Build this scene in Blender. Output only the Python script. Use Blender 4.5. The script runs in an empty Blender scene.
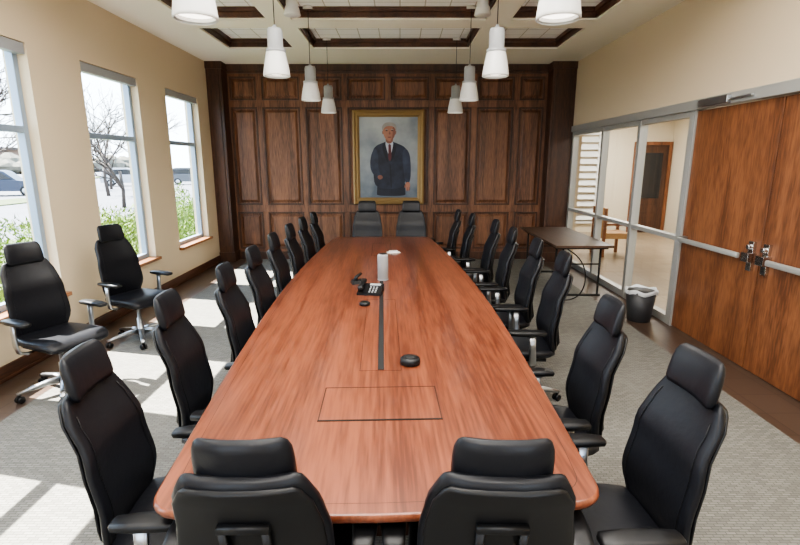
import bpy, bmesh, math, random
from mathutils import Vector, Matrix
random.seed(7)
scene = bpy.context.scene
COL = scene.collection

# ---------------------------------------------------------------- materials
def new_mat(name):
    m = bpy.data.materials.new(name); m.use_nodes = True
    nt = m.node_tree
    return m, nt, nt.nodes['Principled BSDF']

def s2l(c):
    def f(v):
        v = v/255.0
        return v/12.92 if v <= 0.04045 else ((v+0.055)/1.055)**2.4
    return (f(c[0]), f(c[1]), f(c[2]), 1)

def plain(name, rgb, rough=0.6, metal=0.0, bump=0.0, bscale=200, var=0.0, vscale=3, coat=0.0, spec=0.5):
    m, nt, b = new_mat(name)
    b.inputs['Base Color'].default_value = s2l(rgb)
    b.inputs['Roughness'].default_value = rough
    b.inputs['Metallic'].default_value = metal
    b.inputs['Specular IOR Level'].default_value = spec
    if coat: b.inputs['Coat Weight'].default_value = coat
    tc = nt.nodes.new('ShaderNodeTexCoord')
    if bump > 0:
        n = nt.nodes.new('ShaderNodeTexNoise'); n.inputs['Scale'].default_value = bscale
        n.inputs['Detail'].default_value = 3
        nt.links.new(tc.outputs['Object'], n.inputs['Vector'])
        bp = nt.nodes.new('ShaderNodeBump'); bp.inputs['Strength'].default_value = bump
        bp.inputs['Distance'].default_value = 0.01
        nt.links.new(n.outputs['Fac'], bp.inputs['Height'])
        nt.links.new(bp.outputs['Normal'], b.inputs['Normal'])
    if var > 0:
        n = nt.nodes.new('ShaderNodeTexNoise'); n.inputs['Scale'].default_value = vscale
        nt.links.new(tc.outputs['Object'], n.inputs['Vector'])
        r = nt.nodes.new('ShaderNodeValToRGB')
        c = s2l(rgb)
        r.color_ramp.elements[0].color = (c[0]*(1-var), c[1]*(1-var), c[2]*(1-var), 1)
        r.color_ramp.elements[1].color = (min(1, c[0]*(1+var)), min(1, c[1]*(1+var)), min(1, c[2]*(1+var)), 1)
        r.color_ramp.elements[0].position = 0.3; r.color_ramp.elements[1].position = 0.7
        nt.links.new(n.outputs['Fac'], r.inputs['Fac'])
        nt.links.new(r.outputs['Color'], b.inputs['Base Color'])
    return m

def wood(name, dark, light, axis='Z', scale=6.0, stretch=0.08, rough=0.35, coat=0.0):
    m, nt, b = new_mat(name)
    tc = nt.nodes.new('ShaderNodeTexCoord')
    mp = nt.nodes.new('ShaderNodeMapping')
    sc = {'X': (stretch, 1, 1), 'Y': (1, stretch, 1), 'Z': (1, 1, stretch)}[axis]
    mp.inputs['Scale'].default_value = sc
    nt.links.new(tc.outputs['Object'], mp.inputs['Vector'])
    n1 = nt.nodes.new('ShaderNodeTexNoise'); n1.inputs['Scale'].default_value = scale
    n1.inputs['Detail'].default_value = 6; n1.inputs['Distortion'].default_value = 0.6
    n2 = nt.nodes.new('ShaderNodeTexNoise'); n2.inputs['Scale'].default_value = scale*12
    n2.inputs['Detail'].default_value = 4
    nt.links.new(mp.outputs['Vector'], n1.inputs['Vector'])
    nt.links.new(mp.outputs['Vector'], n2.inputs['Vector'])
    mx = nt.nodes.new('ShaderNodeMath'); mx.operation = 'MULTIPLY_ADD'
    mx.inputs[1].default_value = 0.45
    mh = nt.nodes.new('ShaderNodeMath'); mh.operation = 'MULTIPLY'; mh.inputs[1].default_value = 0.55
    nt.links.new(n1.outputs['Fac'], mh.inputs[0])
    nt.links.new(n2.outputs['Fac'], mx.inputs[0]); nt.links.new(mh.outputs[0], mx.inputs[2])
    r = nt.nodes.new('ShaderNodeValToRGB')
    r.color_ramp.elements[0].position = 0.40; r.color_ramp.elements[0].color = s2l(dark)
    r.color_ramp.elements[1].position = 0.60; r.color_ramp.elements[1].color = s2l(light)
    nt.links.new(mx.outputs[0], r.inputs['Fac'])
    nt.links.new(r.outputs['Color'], b.inputs['Base Color'])
    b.inputs['Roughness'].default_value = rough
    b.inputs['Coat Weight'].default_value = coat; b.inputs['Coat Roughness'].default_value = 0.15
    return m

def emis(name, rgb, strength):
    m, nt, b = new_mat(name)
    b.inputs['Base Color'].default_value = s2l(rgb)
    b.inputs['Emission Color'].default_value = s2l(rgb)
    b.inputs['Emission Strength'].default_value = strength
    return m

def glass_mat(name, refl=0.08):
    m = bpy.data.materials.new(name); m.use_nodes = True
    nt = m.node_tree; nt.nodes.clear()
    o = nt.nodes.new('ShaderNodeOutputMaterial')
    t = nt.nodes.new('ShaderNodeBsdfTransparent'); t.inputs[0].default_value = (0.96, 0.98, 0.97, 1)
    g = nt.nodes.new('ShaderNodeBsdfGlossy'); g.inputs['Roughness'].default_value = 0.02
    f = nt.nodes.new('ShaderNodeLayerWeight'); f.inputs['Blend'].default_value = 0.5
    pw = nt.nodes.new('ShaderNodeMath'); pw.operation = 'POWER'; pw.inputs[1].default_value = 4
    mu = nt.nodes.new('ShaderNodeMath'); mu.operation = 'MULTIPLY_ADD'; mu.inputs[1].default_value = refl*4; mu.inputs[2].default_value = refl*0.5
    mx = nt.nodes.new('ShaderNodeMixShader')
    nt.links.new(f.outputs['Facing'], pw.inputs[0]); nt.links.new(pw.outputs[0], mu.inputs[0]); mu.use_clamp = True
    nt.links.new(mu.outputs[0], mx.inputs[0]); nt.links.new(t.outputs[0], mx.inputs[1])
    nt.links.new(g.outputs[0], mx.inputs[2]); nt.links.new(mx.outputs[0], o.inputs[0])
    return m

def carpet_mat():
    m, nt, b = new_mat('carpet')
    tc = nt.nodes.new('ShaderNodeTexCoord')
    br = nt.nodes.new('ShaderNodeTexBrick')
    br.inputs['Color1'].default_value = s2l((120, 118, 112)); br.inputs['Color2'].default_value = s2l((140, 138, 131))
    br.inputs['Mortar'].default_value = s2l((104, 102, 96))
    br.inputs['Scale'].default_value = 12.0; br.inputs['Mortar Size'].default_value = 0.03
    br.inputs['Brick Width'].default_value = 0.6; br.inputs['Row Height'].default_value = 0.22
    nt.links.new(tc.outputs['Object'], br.inputs['Vector'])
    n = nt.nodes.new('ShaderNodeTexNoise'); n.inputs['Scale'].default_value = 180
    nt.links.new(tc.outputs['Object'], n.inputs['Vector'])
    mx = nt.nodes.new('ShaderNodeMixRGB'); mx.blend_type = 'MULTIPLY'; mx.inputs[0].default_value = 0.3
    nt.links.new(br.outputs['Color'], mx.inputs[1]); nt.links.new(n.outputs['Fac'], mx.inputs[2])
    nt.links.new(mx.outputs[0], b.inputs['Base Color'])
    b.inputs['Roughness'].default_value = 0.95; b.inputs['Specular IOR Level'].default_value = 0.1
    bp = nt.nodes.new('ShaderNodeBump'); bp.inputs['Strength'].default_value = 0.25; bp.inputs['Distance'].default_value = 0.004
    nt.links.new(br.outputs['Fac'], bp.inputs['Height']); nt.links.new(bp.outputs['Normal'], b.inputs['Normal'])
    return m

def tile_mat(name, c1, c2, mortar, size, rough=0.25, msize=0.01):
    m, nt, b = new_mat(name)
    tc = nt.nodes.new('ShaderNodeTexCoord')
    br = nt.nodes.new('ShaderNodeTexBrick'); br.offset = 0.0
    br.inputs['Color1'].default_value = s2l(c1); br.inputs['Color2'].default_value = s2l(c2)
    br.inputs['Mortar'].default_value = s2l(mortar)
    br.inputs['Scale'].default_value = 1.0; br.inputs['Mortar Size'].default_value = msize
    br.inputs['Brick Width'].default_value = size; br.inputs['Row Height'].default_value = size
    nt.links.new(tc.outputs['Object'], br.inputs['Vector'])
    nt.links.new(br.outputs['Color'], b.inputs['Base Color'])
    b.inputs['Roughness'].default_value = rough
    return m

M = {}
M['wall'] = plain('beige_wall_paint', (206, 189, 162), 0.8, bump=0.05, bscale=120)
M['soffit'] = plain('cream_ceiling_paint', (238, 234, 220), 0.8)
M['ctile'] = tile_mat('ceiling_tile', (250, 250, 250), (247, 248, 248), (190, 188, 180), 0.3, 0.8, 0.007)
M['panel'] = wood('walnut_panel', (74, 47, 33), (132, 90, 64), 'Z', 7, 0.07, 0.45)
M['pilaster'] = wood('walnut_dark', (50, 31, 22), (86, 56, 40), 'Z', 7, 0.07, 0.45)
M['trimwood'] = wood('dark_trim_wood', (58, 35, 24), (90, 58, 40), 'Y', 6, 0.1, 0.4)
M['table'] = wood('cherry_table', (90, 46, 31), (134, 77, 54), 'Y', 6, 0.05, 0.30, 0.45)
M['tableedge'] = wood('cherry_table_edge', (98, 50, 32), (140, 78, 52), 'Y', 5, 0.05, 0.28, 0.4)
M['tableline'] = plain('table_seam', (56, 27, 19), 0.5)
M['door'] = wood('door_veneer', (92, 56, 37), (136, 88, 58), 'Z', 5, 0.12, 0.40)
M['sill'] = wood('sill_wood', (120, 78, 48), (158, 108, 72), 'Y', 5, 0.1, 0.35)
M['leather'] = plain('black_leather', (19, 20, 25), 0.42, bump=0.10, bscale=35, spec=0.34)
M['plastic'] = plain('black_plastic', (16, 16, 18), 0.42, spec=0.4)
M['alu'] = plain('aluminium', (176, 178, 180), 0.32, 1.0)
M['frame'] = plain('window_frame_aluminium', (142, 158, 176), 0.4, 0.2)
M['hframe'] = plain('hall_frame_aluminium', (172, 172, 168), 0.4, 0.4)
M['chrome'] = plain('chrome', (210, 210, 210), 0.2, 1.0)
M['white'] = plain('white_enamel', (214, 214, 212), 0.4)
M['grey'] = plain('grey_enamel', (152, 154, 156), 0.4)
M['speaker'] = plain('speaker_fabric', (146, 146, 146), 0.8, bump=0.3, bscale=400)
M['black'] = plain('black_matte', (10, 10, 10), 0.7)
M['carpet'] = carpet_mat()
M['tile'] = tile_mat('brown_floor_tile', (82, 67, 57), (74, 60, 51), (56, 46, 39), 0.3, 0.3, 0.004)
M['hallfloor'] = tile_mat('hall_floor_tile', (150, 134, 114), (142, 126, 106), (110, 98, 84), 0.3, 0.3, 0.004)
M['hallwall'] = plain('hall_wall_paint', (206, 196, 176), 0.8)
M['glass'] = glass_mat('window_glass', 0.04)
M['hglass'] = glass_mat('hall_glass', 0.14)
M['bulb'] = emis('lamp_diffuser', (255, 248, 236), 3.0)
M['gold'] = plain('gilt_frame', (146, 120, 80), 0.5, 0.35, bump=0.3, bscale=60)
M['foldtop'] = wood('folding_table_laminate', (62, 46, 37), (84, 64, 50), 'Y', 8, 0.1, 0.4)
M['liner'] = plain('bin_liner', (206, 208, 210), 0.5)
M['bin'] = plain('bin_mesh', (58, 58, 60), 0.5, 0.4)
M['paper'] = plain('paper', (236, 234, 226), 0.8)
M['asphalt'] = plain('asphalt', (90, 90, 94), 0.9, var=0.1, vscale=0.5)
M['grass'] = plain('lawn', (72, 82, 42), 0.95, var=0.3, vscale=2)
M['leaf'] = plain('shrub_leaf', (88, 112, 30), 0.7, var=0.6, vscale=5)
M['bark'] = plain('bark', (62, 54, 48), 0.9)
M['carpaint'] = plain('car_paint', (44, 52, 68), 0.3, 0.3)
M['carglass'] = plain('car_glass', (20, 24, 30), 0.15)
M['tyre'] = plain('tyre', (16, 16, 16), 0.8)
M['treeline'] = plain('distant_foliage', (92, 88, 76), 0.95, var=0.3, vscale=0.6)

# ---------------------------------------------------------------- mesh builder
class MB:
    def __init__(s): s.v = []; s.f = []; s.m = []; s.s = []; s.mats = []
    def mi(s, mat):
        if mat not in s.mats: s.mats.append(mat)
        return s.mats.index(mat)
    def add(s, verts, faces, mat, smooth=False):
        o = len(s.v); i = s.mi(mat)
        s.v += [tuple(p) for p in verts]
        for f in faces:
            s.f.append([a+o for a in f]); s.m.append(i); s.s.append(smooth)
    def box(s, x0, x1, y0, y1, z0, z1, mat):
        v = [(x0,y0,z0),(x1,y0,z0),(x1,y1,z0),(x0,y1,z0),(x0,y0,z1),(x1,y0,z1),(x1,y1,z1),(x0,y1,z1)]
        s.add(v, [(0,3,2,1),(4,5,6,7),(0,1,5,4),(1,2,6,5),(2,3,7,6),(3,0,4,7)], mat)
    def paneX(s, x, y0, y1, z0, z1, mat):
        s.add([(x,y0,z0),(x,y1,z0),(x,y1,z1),(x,y0,z1)], [(0,1,2,3)], mat)
    def obox(s, c, size, mat, rot=None):
        hx, hy, hz = size[0]/2, size[1]/2, size[2]/2
        v = [Vector(p) for p in [(-hx,-hy,-hz),(hx,-hy,-hz),(hx,hy,-hz),(-hx,hy,-hz),(-hx,-hy,hz),(hx,-hy,hz),(hx,hy,hz),(-hx,hy,hz)]]
        if rot is not None: v = [rot @ p for p in v]
        v = [p+Vector(c) for p in v]
        s.add(v, [(0,3,2,1),(4,5,6,7),(0,1,5,4),(1,2,6,5),(2,3,7,6),(3,0,4,7)], mat)
    def loft(s, rings, mat, smooth=True, cap=True):
        n = len(rings[0]); v = []; f = []
        for r in rings: v += [tuple(p) for p in r]
        for i in range(len(rings)-1):
            for j in range(n):
                k = (j+1) % n
                f.append((i*n+j, i*n+k, (i+1)*n+k, (i+1)*n+j))
        if cap:
            f.append(tuple(reversed(range(n)))); f.append(tuple((len(rings)-1)*n+j for j in range(n)))
        s.add(v, f, mat, smooth)
    def lathe(s, c, prof, mat, n=24, axis='Z', smooth=True, cap=True):
        rings = []
        for r, h in prof:
            ring = []
            for j in range(n):
                a = 2*math.pi*j/n
                if axis == 'Z': ring.append((c[0]+r*math.cos(a), c[1]+r*math.sin(a), c[2]+h))
                elif axis == 'X': ring.append((c[0]+h, c[1]+r*math.cos(a), c[2]+r*math.sin(a)))
                else: ring.append((c[0]+r*math.cos(a), c[1]+h, c[2]+r*math.sin(a)))
            rings.append(ring)
        s.loft(rings, mat, smooth, cap)
    def sweep(s, pts, w, h, mat, n=12, p=4.0, up=(0, 0, 1), smooth=True):
        pts = [Vector(q) for q in pts]; rings = []
        if not isinstance(w, (list, tuple)): w = [w]*len(pts)
        if not isinstance(h, (list, tuple)): h = [h]*len(pts)
        for i, q in enumerate(pts):
            a = pts[max(0, i-1)]; b = pts[min(len(pts)-1, i+1)]
            t = (b-a).normalized(); u = Vector(up)
            side = t.cross(u)
            if side.length < 1e-3: side = t.cross(Vector((0, 1, 0)))
            side.normalize(); nrm = side.cross(t).normalized()
            ring = []
            for j in range(n):
                an = 2*math.pi*(j+0.5)/n; c, sn = math.cos(an), math.sin(an)
                e = 2.0/p
                xx = math.copysign(abs(c)**e, c)*w[i]/2; yy = math.copysign(abs(sn)**e, sn)*h[i]/2
                ring.append(q+side*xx+nrm*yy)
            rings.append(ring)
        s.loft(rings, mat, smooth)
    def mesh(s, name):
        me = bpy.data.meshes.new(name); me.from_pydata(s.v, [], s.f)
        for m in s.mats: me.materials.append(m)
        for i, p in enumerate(me.polygons):
            p.material_index = s.m[i]; p.use_smooth = s.s[i]
        bm = bmesh.new(); bm.from_mesh(me)
        bmesh.ops.recalc_face_normals(bm, faces=bm.faces[:]); bm.to_mesh(me); bm.free()
        return me
    def obj(s, name, loc=(0,0,0), rot=0, bevel=0, parent=None):
        o = bpy.data.objects.new(name, s.mesh(name)); COL.objects.link(o)
        o.location = loc; o.rotation_euler = (0, 0, rot)
        if bevel:
            b = o.modifiers.new('bevel', 'BEVEL'); b.width = bevel; b.segments = 2; b.limit_method = 'ANGLE'
        if parent: o.parent = parent
        return o

def se_ring(w, t, n, p, fn):
    out = []
    for j in range(n):
        a = 2*math.pi*(j+0.5)/n; c, s_ = math.cos(a), math.sin(a); e = 2.0/p
        out.append(fn(math.copysign(abs(c)**e, c)*w, math.copysign(abs(s_)**e, s_)*t))
    return out

def interp(tab, x):
    if x <= tab[0][0]: return tab[0][1]
    for (a, va), (b, vb) in zip(tab, tab[1:]):
        if x <= b:
            k = (x-a)/(b-a); k = k*k*(3-2*k)
            return va+(vb-va)*k
    return tab[-1][1]

# ---------------------------------------------------------------- room
XL, XR, YB, YF, ZC = -3.35, 3.05, 9.30, -2.0, 3.5
WZ0, WZ1 = 0.54, 2.85
WINS = [(-0.15, 0.98), (1.75, 2.88), (3.60, 4.72), (5.48, 6.62), (7.38, 8.52)]

b = MB(); b.box(-2.85, 2.62, YF, YB+0.05, -0.1, 0.0, M['carpet'])
b.box(XL-0.3, -2.85, YF, YB+0.05, -0.1, 0.0, M['tile']); b.box(2.62, XR+0.1, YF, YB+0.05, -0.1, 0.0, M['tile'])
b.obj('floor')

b = MB(); x0, x1 = XL-0.22, XL
b.box(x0, x1, YF, YB+0.2, -0.3, WZ0, M['wall']); b.box(x0, x1, YF, YB+0.2, WZ1, 3.8, M['wall'])
e = [YF]
for a, c in WINS: e += [a, c]
e += [YB+0.2]
for i in range(0, len(e), 2): b.box(x0, x1, e[i], e[i+1], WZ0, WZ1, M['wall'])
b.obj('wall_left')

for i, (a, c) in enumerate(WINS):
    b = MB(); fx0, fx1 = XL-0.16, XL-0.09; w = 0.06; F = M['frame']
    b.box(fx0, fx1, a, c, WZ0, WZ0+w, F); b.box(fx0, fx1, a, c, WZ1-w, WZ1, F)
    b.box(fx0, fx1, a, a+w, WZ0+w, WZ1-w, F); b.box(fx0, fx1, c-w, c, WZ0+w, WZ1-w, F)
    b.box(fx0, fx1, a+w, c-w, 2.07, 2.13, F)
    b.paneX(XL-0.13, a+w, c-w, WZ0+w, 2.07, M['glass']); b.paneX(XL-0.13, a+w, c-w, 2.13, WZ1-w, M['glass'])
    b.box(XL-0.09, XL-0.01, a+0.01, c-0.01, WZ1-0.10, WZ1-0.005, M['grey'])
    b.obj('window_%d' % (i+1), bevel=0.004)
    b = MB(); b.box(XL-0.09, XL+0.06, a-0.04, c+0.04, WZ0-0.035, WZ0+0.005, M['sill'])
    b.obj('trim_%d' % (i+1), bevel=0.006)
b = MB(); b.box(XL, XL+0.02, YF, 9.0, 0, 0.13, M['trimwood']); b.box(XL, XL+0.028, YF, 9.0, 0, 0.03, M['trimwood'])
b.obj('baseboard_left', bevel=0.004)

# back wall and paneling
PXR = 2.66
b = MB(); b.box(XL-0.22, XR+0.3, YB+0.03, YB+0.2, 0, 3.8, M['wall']); b.obj('wall_back')
b = MB(); P = M['panel']
b.box(-3.12, PXR, YB-0.01, YB+0.03, 0, ZC, P)
cols = [-3.1, -2.53, -1.76, -1.0, 0.57, 1.34, 2.10, PXR-0.02]
rows = [(0.20, 0.90), (1.03, 2.78), (2.90, 3.30)]
yf = YB-0.035
for zz in [(0, 0.20), (0.90, 1.03), (2.78, 2.90), (3.30, ZC)]:
    b.box(-3.12, PXR, yf, YB-0.01, zz[0], zz[1], P)
for r in rows:
    cc = cols if r[1] < 3 else cols[:4]+[-0.215]+cols[4:]
    for x in cc: b.box(x-0.05, x+0.05, yf, YB-0.01, r[0], r[1], P)
    for xa, xb in zip(cc, cc[1:]):
        xa += 0.05; xb -= 0.05; za, zb = r
        D2 = M['pilaster']
        g1, d0 = 0.028, 0.012
        b.box(xa, xb, yf-d0, YB-0.012, za, za+g1, D2); b.box(xa, xb, yf-d0, YB-0.012, zb-g1, zb, D2)
        b.box(xa, xa+g1, yf-d0, YB-0.012, za+g1, zb-g1, D2); b.box(xb-g1, xb, yf-d0, YB-0.012, za+g1, zb-g1, D2)
        i0, i1 = 0.05, 0.09
        v = [(xa+i0, YB-0.01, za+i0), (xb-i0, YB-0.01, za+i0), (xb-i0, YB-0.01, zb-i0), (xa+i0, YB-0.01, zb-i0),
             (xa+i1, yf-0.002, za+i1), (xb-i1, yf-0.002, za+i1), (xb-i1, yf-0.002, zb-i1), (xa+i1, yf-0.002, zb-i1)]
        b.add(v, [(4,5,6,7), (0,1,5,4), (1,2,6,5), (2,3,7,6), (3,0,4,7), (0,3,2,1)], P)
b.box(-3.12, PXR, yf-0.05, YB-0.01, 3.40, ZC, M['pilaster']); b.box(-3.12, PXR, yf-0.025, YB-0.01, 3.35, 3.40, M['pilaster'])
b.obj('wood_wall_paneling', bevel=0.004)
b = MB()
for xa, xb in [(XL, -3.08), (PXR-0.02, XR)]:
    D = M['pilaster']; b.box(xa, xb, 8.98, YB+0.02, 0, ZC, D)
    b.box(xa-0 if xa < 0 else xa-0.02, xb+0.02 if xa < 0 else xb, 8.955, YB, 0, 0.18, D)
    b.box(xa if xa < 0 else xa-0.02, xb+0.02 if xa < 0 else xb, 8.955, YB, 3.38, ZC, D)
    b.box(xa+0.05, xb-0.05, 8.965, 8.99, 0.3, 3.3, D)
b.obj('trim_20', bevel=0.006)
b = MB(); b.box(-3.06, PXR-0.04, YB-0.06, YB-0.03, 0, 0.14, M['pilaster']); b.obj('baseboard_back', bevel=0.006)

# right wall
GY0, GY1, DZ = 5.36, 8.98, 2.32
DY0, DY1 = 2.92, 5.29
b = MB(); b.box(XR, XR+0.15, YF, DY0-0.06, 0, 3.8, M['wall']); b.box(XR, XR+0.15, DY0-0.06, YB+0.2, DZ+0.11, 3.8, M['wall'])
b.box(XR, XR+0.15, GY1, YB+0.2, 0, DZ+0.11, M['wall'])
b.obj('wall_right')
b = MB(); H = M['hframe']
b.box(XR-0.03, XR+0.12, DY0-0.06, GY1, DZ+0.01, DZ+0.11, H)
b.obj('trim_30', bevel=0.004)
b = MB()
ys = [GY0, 6.50, 7.66, GY1-0.03]
for i, y in enumerate(ys):
    b.box(XR+0.0, XR+0.10, y-0.035, y+0.035, 0, DZ+0.01, H)
for ya, yb in zip(ys, ys[1:]):
    b.box(XR+0.005, XR+0.095, ya+0.035, yb-0.035, 0.96, 1.01, H)
    b.box(XR+0.005, XR+0.095, ya+0.035, yb-0.035, 0.0, 0.09, H)
    b.box(XR+0.005, XR+0.095, ya+0.035, yb-0.035, DZ-0.05, DZ+0.01, H)
    b.paneX(XR+0.045, ya+0.035, yb-0.035, 0.09, 0.96, M['hglass'])
    b.paneX(XR+0.045, ya+0.035, yb-0.035, 1.01, DZ-0.05, M['hglass'])
b.obj('window_10', bevel=0.003)
ym = (DY0+DY1)/2
for k, (ya, yb) in enumerate([(ym+0.006, DY1-0.005), (DY0+0.005, ym-0.006)]):
    b = MB(); b.box(XR+0.02, XR+0.065, ya, yb, 0.01, DZ, M['door'])
    hy = ym + (0.09 if k == 0 else -0.09)
    c0, c1 = (ya+0.17, yb-0.05) if k == 0 else (ya+0.05, yb-0.17)
    b.sweep([(XR-0.05, c0, 1.0), (XR-0.05, (c0+c1)/2, 1.0), (XR-0.05, c1, 1.0)], 0.035, 0.05, M['hframe'])
    b.box(XR-0.045, XR+0.02, (yb-0.10 if k == 0 else ya+0.05), (yb-0.05 if k == 0 else ya+0.10), 0.965, 1.035, M['alu'])
    b.box(XR-0.055, XR+0.02, hy-0.045, hy+0.045, 0.96, 1.04, M['chrome'])
    b.box(XR-0.01, XR+0.02, hy-0.03, hy+0.03, 0.88, 1.14, M['chrome'])
    b.lathe((XR-0.04, hy, 1.09), [(0.022, 0), (0.024, 0.03), (0.018, 0.06)], M['chrome'], 16, 'X')
    b.obj('door_%d' % (k+1), bevel=0.003)
b = MB()
b.box(XR-0.0, XR+0.12, DY1, GY0-0.035, 0, DZ+0.01, H); b.box(XR-0.0, XR+0.12, DY0-0.06, DY0, 0, DZ+0.01, H)
b.box(XR+0.07, XR+0.075, ym-0.02, ym+0.02, 0.01, DZ, M['black'])
b.obj('trim_31', bevel=0.003)
b = MB(); b.box(XR-0.075, XR-0.031, 4.70, 5.15, DZ+0.02, DZ+0.09, M['alu']); b.box(XR-0.06, XR-0.03, 4.4, 4.75, DZ+0.04, DZ+0.06, M['alu'])
b.obj('door_closer', bevel=0.004)
b = MB(); b.box(XR-0.02, XR, YF, DY0-0.06, 0, 0.13, M['trimwood']); b.obj('baseboard_right')
b = MB(); b.box(XL-0.2, XR+0.2, YF-0.15, YF, 0, 0.9, M['wall']); b.box(XL-0.2, XR+0.2, YF-0.15, YF, 2.7, 3.8, M['wall'])
for xa, xb in [(XL-0.2, -2.3), (-1.0, 0.9), (2.2, XR+0.2)]: b.box(xa, xb, YF-0.15, YF, 0.9, 2.7, M['wall'])  # unseen wall; its openings are added to let in soft fill light
b.obj('wall_front')

# ceiling (coffered)
b = MB(); S = M['soffit']; ZT = 3.64
cx = [(-2.60, -1.62), (-1.32, 1.05), (1.35, 2.40)]
ry = [(-1.2, 0.6), (0.97, 2.4), (2.77, 4.2), (4.57, 6.50), (6.87, 8.05)]
b.box(XL-0.1, cx[0][0], YF-0.1, YB+0.1, ZC, 3.8, S); b.box(cx[2][1], XR+0.1, YF-0.1, YB+0.1, ZC, 3.8, S)
b.box(cx[0][0], cx[2][1], ry[-1][1], YB+0.1, ZC, 3.8, S); b.box(cx[0][0], cx[2][1], YF-0.1, ry[0][0], ZC, 3.8, S)
for a, c in zip(ry, ry[1:]): b.box(cx[0][0], cx[2][1], a[1], c[0], ZC, 3.8, S)
for a, c in zip(cx, cx[1:]):
    for r in ry: b.box(a[1], c[0], r[0], r[1], ZC, 3.8, S)
for a in cx:
    for r in ry: b.box(a[0], a[1], r[0], r[1], ZT, 3.8, M['ctile'])
b.obj('ceiling')
b = MB(); T = M['trimwood']
for a in cx:
    for r in ry:
        for (t, z0, z1) in [(0.022, 3.525, 3.60), (0.05, 3.59, 3.638)]:
            b.box(a[0]+0.001, a[0]+t, r[0], r[1], z0, z1, T); b.box(a[1]-t, a[1]-0.001, r[0], r[1], z0, z1, T)
            b.box(a[0], a[1], r[0]+0.001, r[0]+t, z0, z1, T); b.box(a[0], a[1], r[1]-t, r[1]-0.001, z0, z1, T)
b.obj('trim_40')

# ---------------------------------------------------------------- hallway behind the glazing
b = MB(); b.box(XR+0.1, 7.0, 1.0, 13, -0.1, 0, M['hallfloor']); b.obj('floor_hall')
b = MB(); b.box(7.0, 7.15, 1.0, 13, 0, 3.2, M['hallwall']); b.box(XR+0.1, 7.15, 13, 13.15, 0, 3.2, M['hallwall'])
b.box(XR+0.15, 7.15, 0.9, 1.0, 0, 3.2, M['hallwall']); b.box(XR+0.0, XR+0.15, YB+0.2, 13.1, 0, 3.2, M['hallwall'])
b.obj('wall_hall')
b = MB(); b.box(XR+0.15, 7.15, 0.9, 13.1, 3.0, 3.1, M['soffit']); b.obj('ceiling_hall')
b = MB(); b.box(6.10, 6.90, 12.94, 12.99, 0, 2.25, M['pilaster']); b.box(6.24, 6.76, 12.93, 12.94, 0.9, 2.05, M['carglass'])
b.box(6.02, 6.10, 12.92, 12.995, 0, 2.33, M['door']); b.box(6.90, 6.98, 12.92, 12.995, 0, 2.33, M['door']); b.box(6.10, 6.90, 12.92, 12.995, 2.25, 2.33, M['door'])
b.lathe((6.18, 12.90, 1.0), [(0.02, 0), (0.03, 0.03)], M['chrome'], 14, 'Y')
b.obj('door_10', bevel=0.003)
b = MB(); b.box(6.95, 6.995, 8.6, 9.9, 0, 2.2, M['door']); b.box(6.94, 6.95, 8.75, 9.75, 1.1, 2.0, M['black'])
b.obj('door_11', bevel=0.003)
b = MB()
for xa, xb in [(4.35, 5.15)]:
    b.box(xa, xa+0.06, 12.93, 12.99, 0.3, 2.7, M['white']); b.box(xb-0.06, xb, 12.93, 12.99, 0.3, 2.7, M['white'])
    b.box(xa, xb, 12.93, 12.99, 0.24, 0.3, M['white']); b.box(xa, xb, 12.93, 12.99, 2.7, 2.76, M['white'])
    for i in range(13): b.obox(((xa+xb)/2, 12.95, 0.40+0.18*i), (xb-xa-0.12, 0.16, 0.012), M['white'], Matrix.Rotation(0.9, 3, 'X'))
b.obj('window_shutters')

# ---------------------------------------------------------------- table
TH = math.radians(2.0); TX, TY, TL, TZ = -0.065, 1.36, 5.77, 0.74
def tw(s):
    base = 0.735 + (0.70-0.735)*s
    return base + 0.13*math.sin(math.pi*s)
def outline(off):
    r = 0.09; pts = []
    def bez(p0, p1, p2, n=6):
        return [((1-t)**2*p0[0]+2*t*(1-t)*p1[0]+t*t*p2[0], (1-t)**2*p0[1]+2*t*(1-t)*p1[1]+t*t*p2[1]) for t in [i/n for i in range(n+1)]]
    def W(y): return tw(y/TL)-off
    y0, y1 = off, TL-off
    def end(x, y, sg):
        k = 1-(x/0.75)**2
        return (x, y+sg*0.05*max(0, k))
    side = [r+(TL-2*r)*i/30 for i in range(31)]
    pts += bez(end(W(0)-r, y0, -1), (W(0), y0), (W(r), y0+r))
    pts += [(W(y), y) for y in side[1:-1]]
    pts += bez((W(TL-r), y1-r), (W(TL), y1), end(W(TL)-r, y1, 1))
    pts += [end(x, y1, 1) for x in [0.4, 0.2, 0, -0.2, -0.4]]
    pts += bez(end(-(W(TL)-r), y1, 1), (-W(TL), y1), (-W(TL-r), y1-r))
    pts += [(-W(y), y) for y in reversed(side[1:-1])]
    pts += bez((-W(r), y0+r), (-W(0), y0), end(-(W(0)-r), y0, -1))
    pts += [end(x, y0, -1) for x in [-0.4, -0.2, 0, 0.2, 0.4]]
    return pts
b = MB(); tb = M['table']; te = M['tableedge']
rings = [[(x, y, z) for x, y in outline(o)] for o, z in [(0.05, TZ-0.05), (0.018, TZ-0.042), (0.004, TZ-0.03), (0, TZ-0.016), (0.002, TZ-0.005), (0.008, TZ)]]
b.loft(rings, te, True, True)
b.m[-1] = b.mi(tb); b.s[-1] = False; b.s[-2] = False
i0, i1 = outline(0.055), outline(0.057)
n = len(i0); v = [(x, y, TZ+0.0006) for x, y in i0]+[(x, y, TZ+0.0006) for x, y in i1]
b.add(v, [(j, (j+1) % n, n+(j+1) % n, n+j) for j in range(n)], M['tableline'])
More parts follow.
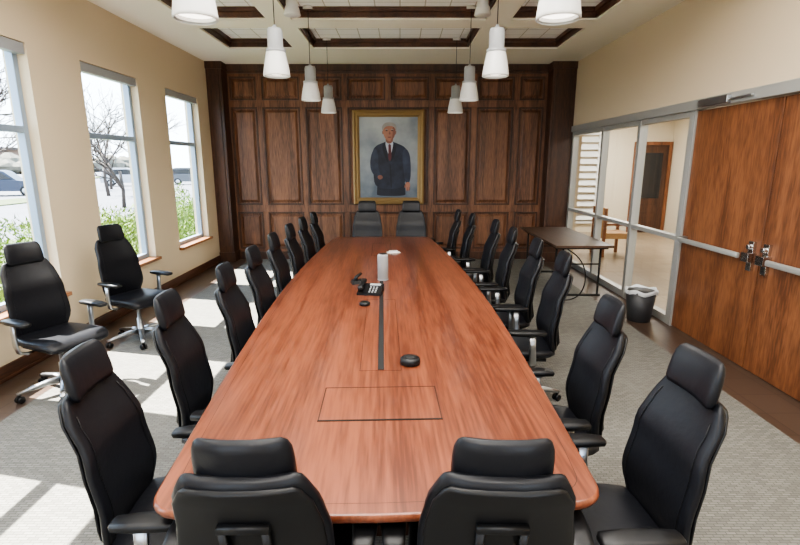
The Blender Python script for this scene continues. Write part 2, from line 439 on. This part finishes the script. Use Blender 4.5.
def rectline(xa, xb, ya, yb, w, z=TZ+0.0005):
    for q in [(xa, xb, ya, ya+w), (xa, xb, yb-w, yb), (xa, xa+w, ya+w, yb-w), (xb-w, xb, ya+w, yb-w)]:
        b.box(q[0], q[1], q[2], q[3], TZ-0.001, z, M['tableline'])
rectline(-0.265, 0.265, 0.52, 0.84, 0.006); b.box(-0.265, 0.265, 0.52, 0.529, TZ-0.001, TZ+0.003, M['black'])
b.box(-0.016, 0.018, 1.04, 4.2, TZ-0.001, TZ+0.0015, M['black'])
b.box(-0.022, -0.016, 1.03, 4.2, TZ-0.001, TZ+0.0025, te); b.box(0.018, 0.024, 1.03, 4.2, TZ-0.001, TZ+0.0025, te)
rectline(-0.12, 0.12, 4.3, 5.2, 0.005); rectline(-0.11, 0.11, 1.03, 2.4, 0.003)
for ya, yb in [(0.75, 1.45), (2.5, 3.3), (4.35, 5.05)]:
    b.box(-0.28, 0.28, ya, yb, 0.05, TZ-0.05, M['pilaster']); b.box(-0.31, 0.31, ya-0.03, yb+0.03, 0, 0.06, M['pilaster'])
b.box(-0.10, 0.10, 0.6, 5.2, 0.5, TZ-0.05, M['pilaster'])
b.obj('conference_table', (TX, TY, 0), TH)
def edge_x(y, sgn):
    s = (y-TY)/TL
    return TX - math.tan(TH)*(y-TY) + sgn*tw(min(1, max(0, s)))

# ---------------------------------------------------------------- chair
def build_chair(hd=0.0):
    b = MB(); L = M['leather']; Pl = M['plastic']; A = M['alu']
    yt = [(0.44, 0.205), (0.60, 0.185), (0.80, 0.215), (1.03, 0.290), (1.2, 0.33)]
    wt = [(0.44, 0.185), (0.58, 0.222), (0.78, 0.215), (0.92, 0.195), (1.03, 0.160)]
    CV = 0.028
    rings = []; prof = [(0.435, 0.5, 0.3), (0.445, 0.85, 0.75), (0.47, 1, 1)] + [(0.47+0.52*i/14, 1, 1) for i in range(1, 15)] + [(1.008, 0.985, 0.9), (1.022, 0.95, 0.7), (1.030, 0.88, 0.4)]
    for z, kw, kt in prof:
        w = interp(wt, z)*kw; t = 0.024*kt; yc = interp(yt, z); W0 = interp(wt, z)
        rings.append(se_ring(w, t, 36, 3.6, lambda x, y: (x, yc+y-CV*(x/W0)**2+0.012, z)))
    b.loft(rings, L)
    for sx in (-1, 1):
        pts = []
        for i in range(13):
            z = 0.50+0.47*i/12; W0 = interp(wt, z); x = sx*W0*0.80
            pts.append((x, interp(yt, z)+0.012-0.0235-CV*0.64, z))
        b.sweep(pts, 0.003, 0.003, Pl, n=6, p=2, up=(1, 0, 0))
    # headrest
    rings = []
    for k, kw, kt in [(0, 0.86, 0.35), (0.04, 0.95, 0.75), (0.15, 1, 1), (0.35, 1.0, 1.05), (0.6, 0.99, 1.0), (0.8, 0.96, 0.85), (0.93, 0.90, 0.6), (1.0, 0.80, 0.25)]:
        z = 1.006+hd+0.160*k; w = 0.130*kw; t = 0.027*kt; y0 = 0.278+(0.0 if hd == 0 else -0.022)
        rings.append(se_ring(w, t, 32, 3.6, lambda x, y: (x, y0+0.030*k+y-0.026*(x/0.13)**2, z)))
    b.loft(rings, L)
    # rear shell
    rings = []
    for z, k in [(0.46, 0.6), (0.48, 0.85), (0.55, 0.93), (0.65, 0.95), (0.75, 0.95), (0.85, 0.95), (0.95, 0.94), (0.995, 0.90), (1.008, 0.82)]:
        W0 = interp(wt, z); yc = interp(yt, z)+0.037
        rings.append(se_ring(W0*k, 0.010, 28, 4, lambda x, y: (x, yc+y-CV*(x/W0)**2, z)))
    b.loft(rings, Pl)
    for sx in (-1, 1):
        b.sweep([(sx*0.05, 0.10, 0.40), (sx*0.055, 0.22, 0.41), (sx*0.06, 0.262, 0.50), (sx*0.06, 0.244, 0.62), (sx*0.055, 0.262, 0.76), (sx*0.055, 0.292, 0.875)], 0.022, 0.022, Pl, up=(1, 0, 0))
    b.sweep([(-0.066, 0.294, 0.88), (0.066, 0.294, 0.88)], 0.022, 0.022, Pl)
    # seat
    rings = []
    for y, kw, kt, dz in [(-0.285, 0.78, 0.25, -0.03), (-0.275, 0.88, 0.6, -0.022), (-0.25, 0.95, 0.9, -0.012), (-0.2, 1, 1, 0), (-0.1, 1, 1, 0.0), (0, 1, 1, -0.006), (0.1, 0.96, 1, -0.005), (0.17, 0.88, 0.9, 0.0), (0.205, 0.78, 0.5, 0.0)]:
        rings.append(se_ring(0.245*kw, 0.040*kt, 32, 3.4, lambda x, z: (x, y, 0.452+dz+z+0.012*(x/0.245)**2)))
    b.loft(rings, L)
    b.box(-0.18, 0.18, -0.2, 0.15, 0.395, 0.415, Pl)
    b.sweep([(0, -0.10, 0.375), (0, 0.0, 0.37), (0, 0.14, 0.385)], [0.14, 0.16, 0.13], [0.04, 0.06, 0.04], A)
    for sx in (-1, 1):
        b.sweep([(sx*0.12, 0.03, 0.39), (sx*0.22, 0.03, 0.385), (sx*0.268, 0.03, 0.405), (sx*0.285, 0.025, 0.46), (sx*0.287, 0.02, 0.54), (sx*0.287, 0.015, 0.635)], [0.05, 0.05, 0.05, 0.05, 0.045, 0.05], [0.02, 0.02, 0.022, 0.022, 0.022, 0.022], A, up=(sx*1, 0, 0.01))
        b.sweep([(sx*0.287, -0.165, 0.645), (sx*0.287, -0.155, 0.647), (sx*0.289, -0.08, 0.649), (sx*0.289, 0.03, 0.649), (sx*0.285, 0.10, 0.647), (sx*0.285, 0.11, 0.646)], [0.04, 0.07, 0.085, 0.08, 0.065, 0.04], [0.015, 0.03, 0.034, 0.034, 0.028, 0.015], Pl)
    b.lathe((0, 0, 0), [(0.045, 0.075), (0.045, 0.12), (0.030, 0.13), (0.028, 0.24), (0.018, 0.245), (0.018, 0.36)], A, 20)
    for k in range(5):
        a = math.radians(90+72*k); c, s_ = math.cos(a), math.sin(a)
        pts = [(0.02*c, 0.02*s_, 0.105), (0.12*c, 0.12*s_, 0.105), (0.22*c, 0.22*s_, 0.092), (0.315*c, 0.315*s_, 0.075)]
        b.sweep(pts, [0.06, 0.05, 0.04, 0.032], [0.05, 0.04, 0.03, 0.02], A)
        px, py = 0.30*c, 0.30*s_
        R = Matrix.Rotation(a+0.5, 4, 'Z')
        for sg in (-1, 1):
            rings = []
            for r, h in [(0.020, 0.006), (0.027, 0.010), (0.027, 0.022), (0.020, 0.026)]:
                rings.append([tuple(R @ Vector((0.0+r*math.cos(q), sg*h, r*math.sin(q))) + Vector((px, py, 0.028))) for q in [2*math.pi*j/16 for j in range(16)]])
            b.loft(rings, Pl)
        b.lathe((px, py, 0.045), [(0.012, 0), (0.012, 0.03)], Pl, 10)
    return b.mesh('office_chair')
CH = build_chair(); CH2 = build_chair(-0.045)
def chair(x, y, deg, sc=1.0, me=None):
    o = bpy.data.objects.new('office_chair', me or CH); COL.objects.link(o)
    o.location = (x, y, 0); o.rotation_euler = (0, 0, math.radians(deg)); o.scale = (sc, sc, sc)
    return o
def chair_head(hx, hy, deg, sc=1.0, me=None):
    a = math.radians(deg); d = 0.295*sc
    return chair(hx + math.sin(a)*d, hy - math.cos(a)*d, deg, sc, me)
for hx, y, d, sc in [(-1.16, 1.66, 95, .985), (-1.18, 2.36, 94, 1), (-1.14, 3.07, 92, 1), (-1.15, 3.75, 90, 1), (-1.19, 4.5, 91, 1), (-1.19, 5.2, 90, 1), (-1.17, 5.85, 89, 1), (-1.15, 6.5, 90, 1)]:
    chair_head(min(hx, edge_x(y, -1)-0.165), y, d, sc)
for hx, y, d, sc in [(1.07, 1.62, -88, .985), (1.05, 2.30, -91, .99), (1.21, 3.50, -92, 1), (1.19, 4.15, -90, 1), (1.15, 4.9, -92, 1), (1.11, 5.6, -90, 1), (0.94, 6.3, -92, 1), (0.82, 6.85, -90, 1)]:
    chair_head(hx, y, d, sc)
chair_head(-0.40, 1.075, 181, 1.01, CH2); chair_head(0.262, 1.075, 178, 1.01, CH2)
chair_head(-0.50, 7.54, 2, 1.06); chair_head(0.17, 7.54, 0, 1.06)
chair_head(-2.98, 3.80, 66, 1.02); chair_head(-2.96, 4.95, 66, 1.02)

# ---------------------------------------------------------------- things on the table
b = MB(); b.lathe((0, 0, 0), [(0.045, 0), (0.053, 0.004), (0.055, 0.015), (0.053, 0.03), (0.046, 0.036), (0.0005, 0.037)], M['plastic'], 32)
b.lathe((0, 0, 0.0365), [(0.03, 0), (0.03, 0.002)], M['black'], 24)
b.obj('microphone_puck', (0.055, 2.48, TZ+0.001))
b = MB(); b.lathe((0, 0, 0), [(0.035, 0), (0.042, 0.004), (0.042, 0.02), (0.03, 0.027), (0.0005, 0.028)], M['plastic'], 28)
b.obj('microphone_puck', (-0.27, 3.60, TZ+0.001))
b = MB(); b.lathe((0, 0, 0), [(0.045, 0), (0.05, 0.006), (0.05, 0.225), (0.046, 0.238), (0.035, 0.243), (0.0005, 0.243)], M['speaker'], 32)
b.lathe((0, 0, 0), [(0.0515, 0.001), (0.0515, 0.012)], M['grey'], 32); b.lathe((0, 0, 0.243), [(0.035, 0), (0.033, 0.003)], M['black'], 24)
b.obj('cylinder_speaker', (-0.158, 4.43, TZ+0.001))
b = MB()
b.loft([[(-0.10, -0.09, 0), (0.10, -0.09, 0), (0.10, 0.09, 0), (-0.10, 0.09, 0)], [(-0.10, -0.09, 0.015), (0.10, -0.09, 0.015), (0.10, 0.09, 0.06), (-0.10, 0.09, 0.06)]], M['plastic'], False)
rx = Matrix.Rotation(math.atan2(0.045, 0.18), 3, 'X')
for i in range(3):
    for j in range(4):
        yy = -0.065+0.028*j; b.obox((0.0+0.026*i, yy, 0.015+(yy+0.09)*0.25+0.003), (0.014, 0.012, 0.006), M['grey'], rx)
b.obox((0.03, 0.062, 0.056), (0.09, 0.035, 0.004), M['grey'], rx)
b.sweep([(-0.07, -0.09, 0.05), (-0.07, -0.07, 0.06), (-0.07, 0.0, 0.075), (-0.07, 0.07, 0.09), (-0.07, 0.09, 0.085)], [0.04, 0.05, 0.03, 0.05, 0.04], [0.03, 0.035, 0.022, 0.035, 0.03], M['plastic'])
b.obj('desk_phone', (-0.245, 3.96, TZ+0.001), math.radians(-8))
b = MB()
b.loft([[(-0.06, -0.05, 0), (0.06, -0.05, 0), (0.06, 0.05, 0), (-0.06, 0.05, 0)], [(-0.05, -0.04, 0.03), (0.05, -0.04, 0.03), (0.05, 0.04, 0.03), (-0.05, 0.04, 0.03)]], M['plastic'], False)
b.sweep([(-0.03, -0.01, 0.03), (-0.01, 0.0, 0.06), (0.035, 0.02, 0.085)], [0.035, 0.03, 0.03], [0.03, 0.022, 0.02], M['plastic'])
b.obj('cordless_handset', (-0.38, 4.30, TZ+0.001), 0.3)
b = MB(); b.obox((0, 0, 0.002), (0.16, 0.10, 0.003), M['paper']); b.obox((0, 0.01, 0.012), (0.10, 0.06, 0.018), M['white'])
b.obj('paper_stack', (-0.08, 5.85, TZ+0.001), 0.2)

# ---------------------------------------------------------------- pendants
def pendant(x, y, zb):
    b = MB()
    b.lathe((0, 0, 0), [(0.112, 0.0), (0.120, 0.004), (0.118, 0.02), (0.110, 0.08), (0.096, 0.15), (0.084, 0.205)], M['white'], 32, cap=False)
    b.lathe((0, 0, 0), [(0.104, 0.012), (0.096, 0.08), (0.084, 0.15), (0.072, 0.205)], M['white'], 32, cap=False)
    b.lathe((0, 0, 0), [(0.076, 0.200), (0.088, 0.204), (0.088, 0.228), (0.068, 0.234), (0.068, 0.38), (0.060, 0.40), (0.02, 0.405), (0.012, 0.43)], M['grey'], 32)
    b.lathe((0, 0, 0), [(0.098, 0.03), (0.095, 0.05)], M['bulb'], 32)
    b.lathe((0, 0, 0), [(0.004, 0.42), (0.004, ZT-zb-0.02)], M['black'], 8)
    b.lathe((0, 0, ZT-zb-0.03), [(0.06, 0), (0.06, 0.028)], M['white'], 24)
    return b.obj('pendant_lamp', (x, y, zb))
for y in (2.9, 4.7, 6.45, 8.0):
    for x in (-1.11, 0.86): pendant(x, y, 2.56)
for x in (-1.20, 0.92):
    b = MB(); b.lathe((0, 0, 0), [(0.09, 0), (0.095, 0.004), (0.078, 0.08), (0.065, 0.10), (0.065, 0.22), (0.03, 0.235)], M['white'], 28)
    b.obj('ceiling_spotlight', (x, 5.95, 3.402))

# ---------------------------------------------------------------- portrait
CX, CZ, PW, PH = -0.21, 1.89, 1.30, 1.68
yw = yf-0.016
b = MB(); prof = [(0.0, 0.0), (0.0, 0.05), (0.03, 0.065), (0.06, 0.04), (0.085, 0.045), (0.12, 0.018), (0.12, 0.0)]
rings = []
for ins, d in prof:
    hw, hh = PW/2-ins, PH/2-ins
    rings.append([(CX-hw, yw-d, CZ-hh), (CX+hw, yw-d, CZ-hh), (CX+hw, yw-d, CZ+hh), (CX-hw, yw-d, CZ+hh)])
b.loft(rings, M['gold'], False, False)
cv, nt, pb = new_mat('canvas_backdrop')
tc = nt.nodes.new('ShaderNodeTexCoord'); nz = nt.nodes.new('ShaderNodeTexNoise'); nz.inputs['Scale'].default_value = 1.6; nz.inputs['Detail'].default_value = 5
sep = nt.nodes.new('ShaderNodeSeparateXYZ'); mr = nt.nodes.new('ShaderNodeMapRange')
mr.inputs['From Min'].default_value = 1.1; mr.inputs['From Max'].default_value = 2.7; mr.inputs['To Min'].default_value = -0.22; mr.inputs['To Max'].default_value = 0.12
nt.links.new(tc.outputs['Object'], nz.inputs['Vector']); nt.links.new(tc.outputs['Object'], sep.inputs[0]); nt.links.new(sep.outputs['Z'], mr.inputs['Value'])
ad = nt.nodes.new('ShaderNodeMath'); nt.links.new(nz.outputs['Fac'], ad.inputs[0]); nt.links.new(mr.outputs[0], ad.inputs[1])
rr = nt.nodes.new('ShaderNodeValToRGB')
rr.color_ramp.elements[0].color = s2l((86, 96, 108)); rr.color_ramp.elements[1].color = s2l((166, 171, 172)); rr.color_ramp.elements[0].position = 0.25; rr.color_ramp.elements[1].position = 0.7
nt.links.new(ad.outputs[0], rr.inputs['Fac']); nt.links.new(rr.outputs['Color'], pb.inputs['Base Color']); pb.inputs['Roughness'].default_value = 0.6
b.box(CX-PW/2+0.115, CX+PW/2-0.115, yw-0.012, yw+0.01, CZ-PH/2+0.115, CZ+PH/2-0.115, cv)
def pu(u, v): return (CX+(u-388.5)*0.0183, CZ+(157-v)*0.0178)
lay = [0]
def flat(pts, mat, sub=True):
    P_ = [pu(*p) for p in pts]
    if sub:
        for _ in range(2):
            Q = []
            for i in range(len(P_)):
                a, c = P_[i], P_[(i+1) % len(P_)]
                Q += [(a[0]*.75+c[0]*.25, a[1]*.75+c[1]*.25), (a[0]*.25+c[0]*.75, a[1]*.25+c[1]*.75)]
            P_ = Q
    lay[0] += 1; y = yw-0.012-0.0006*lay[0]
    b.add([(p[0], y, p[1]) for p in P_], [tuple(range(len(P_)))], mat)
pm = lambda n_, c, vr=0.2: plain('paint_'+n_, c, 0.6, var=vr, vscale=7)
suit, suit2, suit3, shirt, tie, skin, skin2, hair, trou = pm('navy', (32, 38, 54), .35), pm('navy_light', (44, 51, 70), .35), pm('navy_dark', (20, 24, 36)), pm('shirt', (168, 173, 184)), pm('tie', (84, 36, 42)), pm('skin', (158, 108, 88), .12), pm('skin_shadow', (128, 84, 69), .12), pm('hair', (146, 142, 136), .15), pm('trouser', (25, 29, 42))
flat([(378, 168), (404, 168), (405.5, 192), (405.5, 195.9), (376.5, 195.9), (376.5, 192)], trou); flat([(391, 184), (392, 184), (392, 195.9), (391.2, 195.9)], suit3, False)
flat([(384, 141.5), (375, 145), (372, 152), (373, 172), (374.5, 187), (390, 189), (404.5, 187), (406.5, 170), (408.5, 154), (405.5, 146), (396, 142), (389.5, 139.5)], suit)
flat([(376, 146), (371.3, 152), (369.6, 164), (371.5, 172), (378, 179), (382, 177), (378, 168), (378.5, 156)], suit2)
flat([(404, 146), (409.5, 151), (411, 165), (410.5, 182), (405, 183), (403.5, 168), (402, 156)], suit2)
flat([(389.5, 161), (390.8, 165), (392, 187), (390.6, 188), (389.8, 170)], suit3)
flat([(405.8, 181.5), (410, 181.5), (410.2, 186), (409, 190), (406.6, 189.5), (405.4, 186)], skin)
for i in range(4): flat([(405.9+1.05*i, 186.5), (406.7+1.05*i, 186.5), (406.8+1.0*i, 190.6+(0.7 if i in (1, 2) else 0)), (406.1+1.0*i, 190.6)], skin2 if i % 2 else skin)
flat([(405.6, 183), (404.5, 185), (404.3, 187.5), (405.3, 187.4), (406.2, 184.5)], skin2)
flat([(377, 175), (381, 174), (383, 176.5), (381, 179), (378, 178.5)], skin2)
flat([(385.5, 140), (392.8, 140), (393.5, 144), (389.7, 158), (385.6, 145)], shirt)
flat([(388.2, 143.2), (391, 143.2), (391, 147), (391.7, 157), (389.7, 161), (388, 157), (388.5, 147)], tie)
flat([(384.8, 141), (381.5, 146), (385.5, 158), (389, 163), (386.2, 150)], suit3); flat([(393.2, 141), (397, 146), (393.5, 157), (390.2, 163), (392.6, 150)], suit3)
flat([(383.0, 130), (382.2, 130.5), (382.6, 133.5), (383.6, 134)], skin2); flat([(395.6, 130), (396.4, 130.5), (396, 133.5), (395.2, 134)], skin2)
flat([(385.5, 136), (393, 136), (393, 141), (389.3, 143.3), (385.8, 141.2)], skin2)
flat([(383.2, 125.5), (389.2, 123.5), (394.9, 125.5), (395.7, 131), (394.2, 137), (389.5, 141), (384.8, 137.5), (382.9, 131)], skin)
flat([(392.4, 126), (395, 126.5), (395.7, 131), (394.2, 137), (390, 141), (392.8, 136)], skin2)
flat([(382.4, 131), (382.0, 125.5), (385.2, 122.2), (390, 121.4), (394.9, 123), (396.6, 126.5), (396.2, 131), (395.2, 128), (393, 125.4), (387, 125.4), (384, 127.5)], hair)
eye = pm('eye', (60, 50, 48)); flat([(385.4, 129.9), (386.7, 129.2), (388, 130), (386.7, 130.6)], eye); flat([(390.8, 130), (392.1, 129.2), (393.4, 129.9), (392.1, 130.6)], eye)
flat([(385.0, 128.6), (388.2, 128.2), (388.2, 128.8), (385.2, 129.1)], hair); flat([(390.7, 128.2), (393.8, 128.6), (393.6, 129.1), (390.7, 128.8)], hair)
flat([(389.2, 130.5), (390.1, 130.5), (391, 133.6), (388.7, 133.9)], skin2); flat([(386.9, 136.3), (389.5, 135.8), (392, 136.3), (389.5, 137.1)], pm('lips', (112, 62, 56)))
b.obj('framed_portrait_painting')

# ---------------------------------------------------------------- folding table, bin, cable
b = MB(); b.box(-0.38, 0.38, -0.98, 0.98, 0.71, 0.74, M['foldtop']); b.box(-0.34, 0.34, -0.9, 0.9, 0.68, 0.709, M['black'])
for sy in (-0.75, 0.75):
    for sx in (-0.3, 0.3): b.sweep([(sx, sy, 0.69), (sx, sy, 0.02)], 0.028, 0.028, M['black'], p=2)
    b.sweep([(-0.34, sy, 0.015), (0.34, sy, 0.015)], 0.03, 0.03, M['black'], p=2); b.sweep([(-0.3, sy, 0.45), (0.3, sy, 0.45)], 0.02, 0.02, M['black'], p=2)
b.obj('folding_table', (2.43, 7.32, 0), 0.0)
b = MB()
b.lathe((0, 0, 0), [(0.12, 0), (0.125, 0.005), (0.165, 0.36)], M['bin'], 28, cap=True)
rs = []
for r, h in [(0.166, 0.33), (0.172, 0.35), (0.176, 0.372), (0.170, 0.378), (0.155, 0.365), (0.14, 0.30)]:
    rs.append([((r+0.006*math.sin(9*a)+0.004*math.sin(17*a))*math.cos(a), (r+0.006*math.sin(9*a))*math.sin(a), h+0.012*math.sin(5*a+1)) for a in [2*math.pi*j/60 for j in range(60)]])
b.loft(rs, M['liner'], True, False)
b.obj('waste_bin', (2.80, 5.50, 0))
cu = bpy.data.curves.new('power_cable', 'CURVE'); cu.dimensions = '3D'; cu.bevel_depth = 0.008
sp = cu.splines.new('NURBS'); P_ = [(2.2, 6.55, 0.70), (2.15, 6.4, 0.72), (2.3, 6.2, 0.66), (2.42, 6.15, 0.4), (2.36, 6.15, 0.1), (2.15, 6.2, 0.02), (2.0, 6.4, 0.01), (2.1, 6.9, 0.01)]
sp.points.add(len(P_)-1)
for i, p in enumerate(P_): sp.points[i].co = (*p, 1)
sp.use_endpoint_u = True; cu.materials.append(M['black'])
COL.objects.link(bpy.data.objects.new('power_cable', cu))

b = MB(); W_ = M['door']; up_ = plain('tan_upholstery', (170, 134, 92), 0.8)
for sx in (-0.28, 0.28):
    for sy in (-0.25, 0.25): b.box(sx-0.025, sx+0.025, sy-0.025, sy+0.025, 0, 0.62 if sy < 0 else 0.95, W_)
    b.box(sx-0.035, sx+0.035, -0.3, 0.27, 0.62, 0.66, W_)
b.box(-0.28, 0.28, -0.27, 0.25, 0.36, 0.47, up_); b.box(-0.26, 0.26, 0.2, 0.26, 0.47, 0.95, up_)
me = b.mesh('wooden_armchair')
o = bpy.data.objects.new('wooden_armchair', me); COL.objects.link(o); o.location = (4.2, 9.7, 0); o.rotation_euler = (0, 0, math.radians(90))

# ---------------------------------------------------------------- outside
b = MB(); b.box(-11, XL-0.22, -20, 60, -0.6, -0.35, M['grass']); b.obj('lawn_ground')
b = MB(); b.box(-140, -11, -60, 200, -0.65, -0.42, M['asphalt'])
b.box(-24, -21, -10, 31, -0.42, -0.36, M['grass']); b.box(-50, -46, 10, 120, -0.42, -0.36, M['grass']); b.obj('parking_ground')
b = MB()
for k in range(48000):
    cy = random.uniform(1, 24); hgt = 0.98+0.20*math.sin(cy*1.9)+0.12*math.sin(cy*5.1+1)
    a = random.uniform(0, math.pi); q = min(1, 0.55+abs(random.gauss(0, 0.4)))
    x = -5.0+0.75*math.cos(a)*q; z = -0.35+(hgt+0.35)*math.sin(a)*random.uniform(0.6, 1.08)
    d = Vector((random.gauss(0, 0.5), random.gauss(0, 0.5), random.uniform(0.2, 1))).normalized()
    s_ = d.cross(Vector((random.random()-.5, random.random()-.5, random.random()-.5))).normalized()*0.015
    p = Vector((x, cy, z)); l = random.uniform(0.06, 0.14); i = len(b.v)
    b.v += [tuple(p-s_), tuple(p+s_), tuple(p+d*l)]; b.f.append([i, i+1, i+2]); b.m.append(0); b.s.append(False)
b.mats = [M['leaf']]
b.obj('hedge_shrub')
def tree(x, y, h, seed):
    random.seed(seed); b = MB()
    def br(p, d, l, r, lev):
        q = p+d*l*0.5+Vector((random.gauss(0, .04), random.gauss(0, .04), 0))*l; e = p+d*l
        n = 6 if lev < 2 else 3
        b.sweep([p, q, e], [2*r, 1.7*r, 1.3*r], [2*r, 1.7*r, 1.3*r], M['bark'], n=n, p=2, up=(0.3, 1, 0.1))
        if lev >= 6: return
        for _ in range(3 if lev < 4 else 2):
            nd = (d+Vector((random.gauss(0, .5), random.gauss(0, .5), random.gauss(0.05, .3)))).normalized()
            br(e if random.random() < .6 else q, nd, l*random.uniform(.62, .85), r*0.66, lev+1)
    br(Vector((0, 0, 0)), Vector((0, 0, 1)), h*0.26, h*0.014, 0)
    b.obj('bare_tree', (x, y, -0.42))
for i, (x, y, h) in enumerate([(-16, 18, 8), (-20, 34, 9), (-25, 43, 9), (-30, 60, 12), (-43, 52, 13), (-36, 44, 11), (-54, 40, 12), (-54, 80, 14), (-60, 60, 14), (-14, 25, 7)]): tree(x, y, h, 11+i)
b = MB(); bw = plain('brick_building', (112, 94, 82), 0.9)
b.box(-110, -98, 60, 130, -0.42, 5, bw); b.box(-111, -97, 59, 131, 5, 5.6, M['bark'])
for i in range(14): b.box(-98.1, -97.9, 62+5*i, 65+5*i, 1, 3.4, M['carglass'])
b.obj('distant_building')
b = MB(); random.seed(5)
for i in range(140):
    x = -82+random.uniform(-4, 4); y = 20+random.uniform(0, 140); r = random.uniform(2.0, 3.4); hh = random.uniform(2.0, 4.5)
    rs = []
    for k in range(5):
        rr2 = r*[0.5, 1, 1, 0.7, 0.2][k]
        rs.append([(x+rr2*math.cos(q)*random.uniform(.75, 1.2), y+rr2*math.sin(q)*random.uniform(.75, 1.2), -0.42+hh*k/4) for q in [2*math.pi*j/9 for j in range(9)]])
    b.loft(rs, M['treeline'], False)
b.obj('distant_tree_line')
def car(x, y, deg, paint):
    b = MB(); w = 0.92
    body = [(-2.3, 0.35), (-2.35, 0.75), (-2.2, 1.02), (-1.95, 1.08), (0.9, 1.08), (1.9, 0.98), (2.25, 0.82), (2.35, 0.5), (2.25, 0.32)]
    b.loft([[(px, yy, pz) for px, pz in body] for yy in (-w, w)], paint, False)
    cab = [(-2.2, 1.05), (-2.0, 1.62), (-1.6, 1.74), (0.0, 1.74), (0.35, 1.66), (1.05, 1.05)]
    b.loft([[(px, yy*w, pz) for px, pz in cab] for yy in (-0.86, 0.86)], paint, False)
    gl = [(-1.95, 1.12), (-1.8, 1.56), (-0.0, 1.62), (0.25, 1.56), (0.82, 1.12)]
    b.loft([[(px, yy, pz) for px, pz in gl] for yy in (-w*0.86-0.01, w*0.86+0.01)], M['carglass'], False)
    for px in (-1.45, 1.5):
        for sy in (-1, 1):
            b.lathe((px, sy*(w-0.1), 0.35), [(0.30, -0.12), (0.35, -0.09), (0.35, 0.09), (0.30, 0.12)], M['tyre'], 24, 'Y')
            b.lathe((px, sy*(w+0.015), 0.35), [(0.20, -0.01), (0.18, 0.01)], M['alu'], 18, 'Y')
    b.obj('parked_car', (x, y, -0.42), math.radians(deg), bevel=0.05)
car(-27.5, 34.5, 20, M['carpaint']); car(-27, 49.5, 25, plain('car_paint_white', (160, 162, 166), 0.3)); car(-38, 55, 20, plain('car_paint_dark', (36, 38, 44), 0.3)); car(-22, 53, 20, plain('car_paint_grey', (70, 72, 76), 0.3))

# ---------------------------------------------------------------- lights
w = bpy.data.worlds.new('sky'); scene.world = w; w.use_nodes = True; nt = w.node_tree
bg = nt.nodes['Background']; tc = nt.nodes.new('ShaderNodeTexCoord'); sx = nt.nodes.new('ShaderNodeSeparateXYZ')
nt.links.new(tc.outputs['Generated'], sx.inputs[0]); r = nt.nodes.new('ShaderNodeValToRGB')
r.color_ramp.elements[0].position = 0.0; r.color_ramp.elements[0].color = (0.80, 0.90, 1, 1)
r.color_ramp.elements[1].position = 0.6; r.color_ramp.elements[1].color = (0.50, 0.70, 1, 1)
nt.links.new(sx.outputs['Z'], r.inputs['Fac']); nt.links.new(r.outputs['Color'], bg.inputs['Color']); bg.inputs['Strength'].default_value = 7.5
l = bpy.data.lights.new('sun', 'SUN'); l.energy = 55.0; l.angle = math.radians(0.4); l.color = (1, 0.96, 0.90)
o = bpy.data.objects.new('sun', l); COL.objects.link(o); o.rotation_euler = Vector((1, -0.22, -1.45)).to_track_quat('-Z', 'Y').to_euler()
def area(name, loc, sx_, sy_, e, rot=(0, 0, 0), col=(1, 0.96, 0.90)):
    l = bpy.data.lights.new(name, 'AREA'); l.shape = 'RECTANGLE'; l.size = sx_; l.size_y = sy_; l.energy = e; l.color = col
    o = bpy.data.objects.new(name, l); COL.objects.link(o); o.location = loc; o.rotation_euler = rot
for ya in (-0.3, 1.7, 3.5):  # added fill lamps in the out-of-view coffers, to brighten the room
    area('coffer_fill', (-0.13, ya, ZT-0.01), 1.8, 1.0, 85)
    area('coffer_fill', (-2.1, ya, ZT-0.01), 0.7, 1.0, 28); area('coffer_fill', (1.87, ya, ZT-0.01), 0.7, 1.0, 28)
area('hall_fill', (5, 5, 2.98), 1.2, 1.2, 150); area('hall_fill', (5, 11, 2.98), 1.2, 1.2, 180)  # added fill with no fixture behind it, lifts the dark hallway
scene.view_settings.look = 'AgX - Medium High Contrast'
scene.view_settings.exposure = 0.3
# camera
cam = bpy.data.cameras.new('camera'); cam.sensor_width = 36; cam.lens = 36*490/800
o = bpy.data.objects.new('camera', cam); COL.objects.link(o); o.location = (0, 0, 1.8); o.rotation_euler = (math.radians(90-12.6), 0, 0)
scene.camera = o
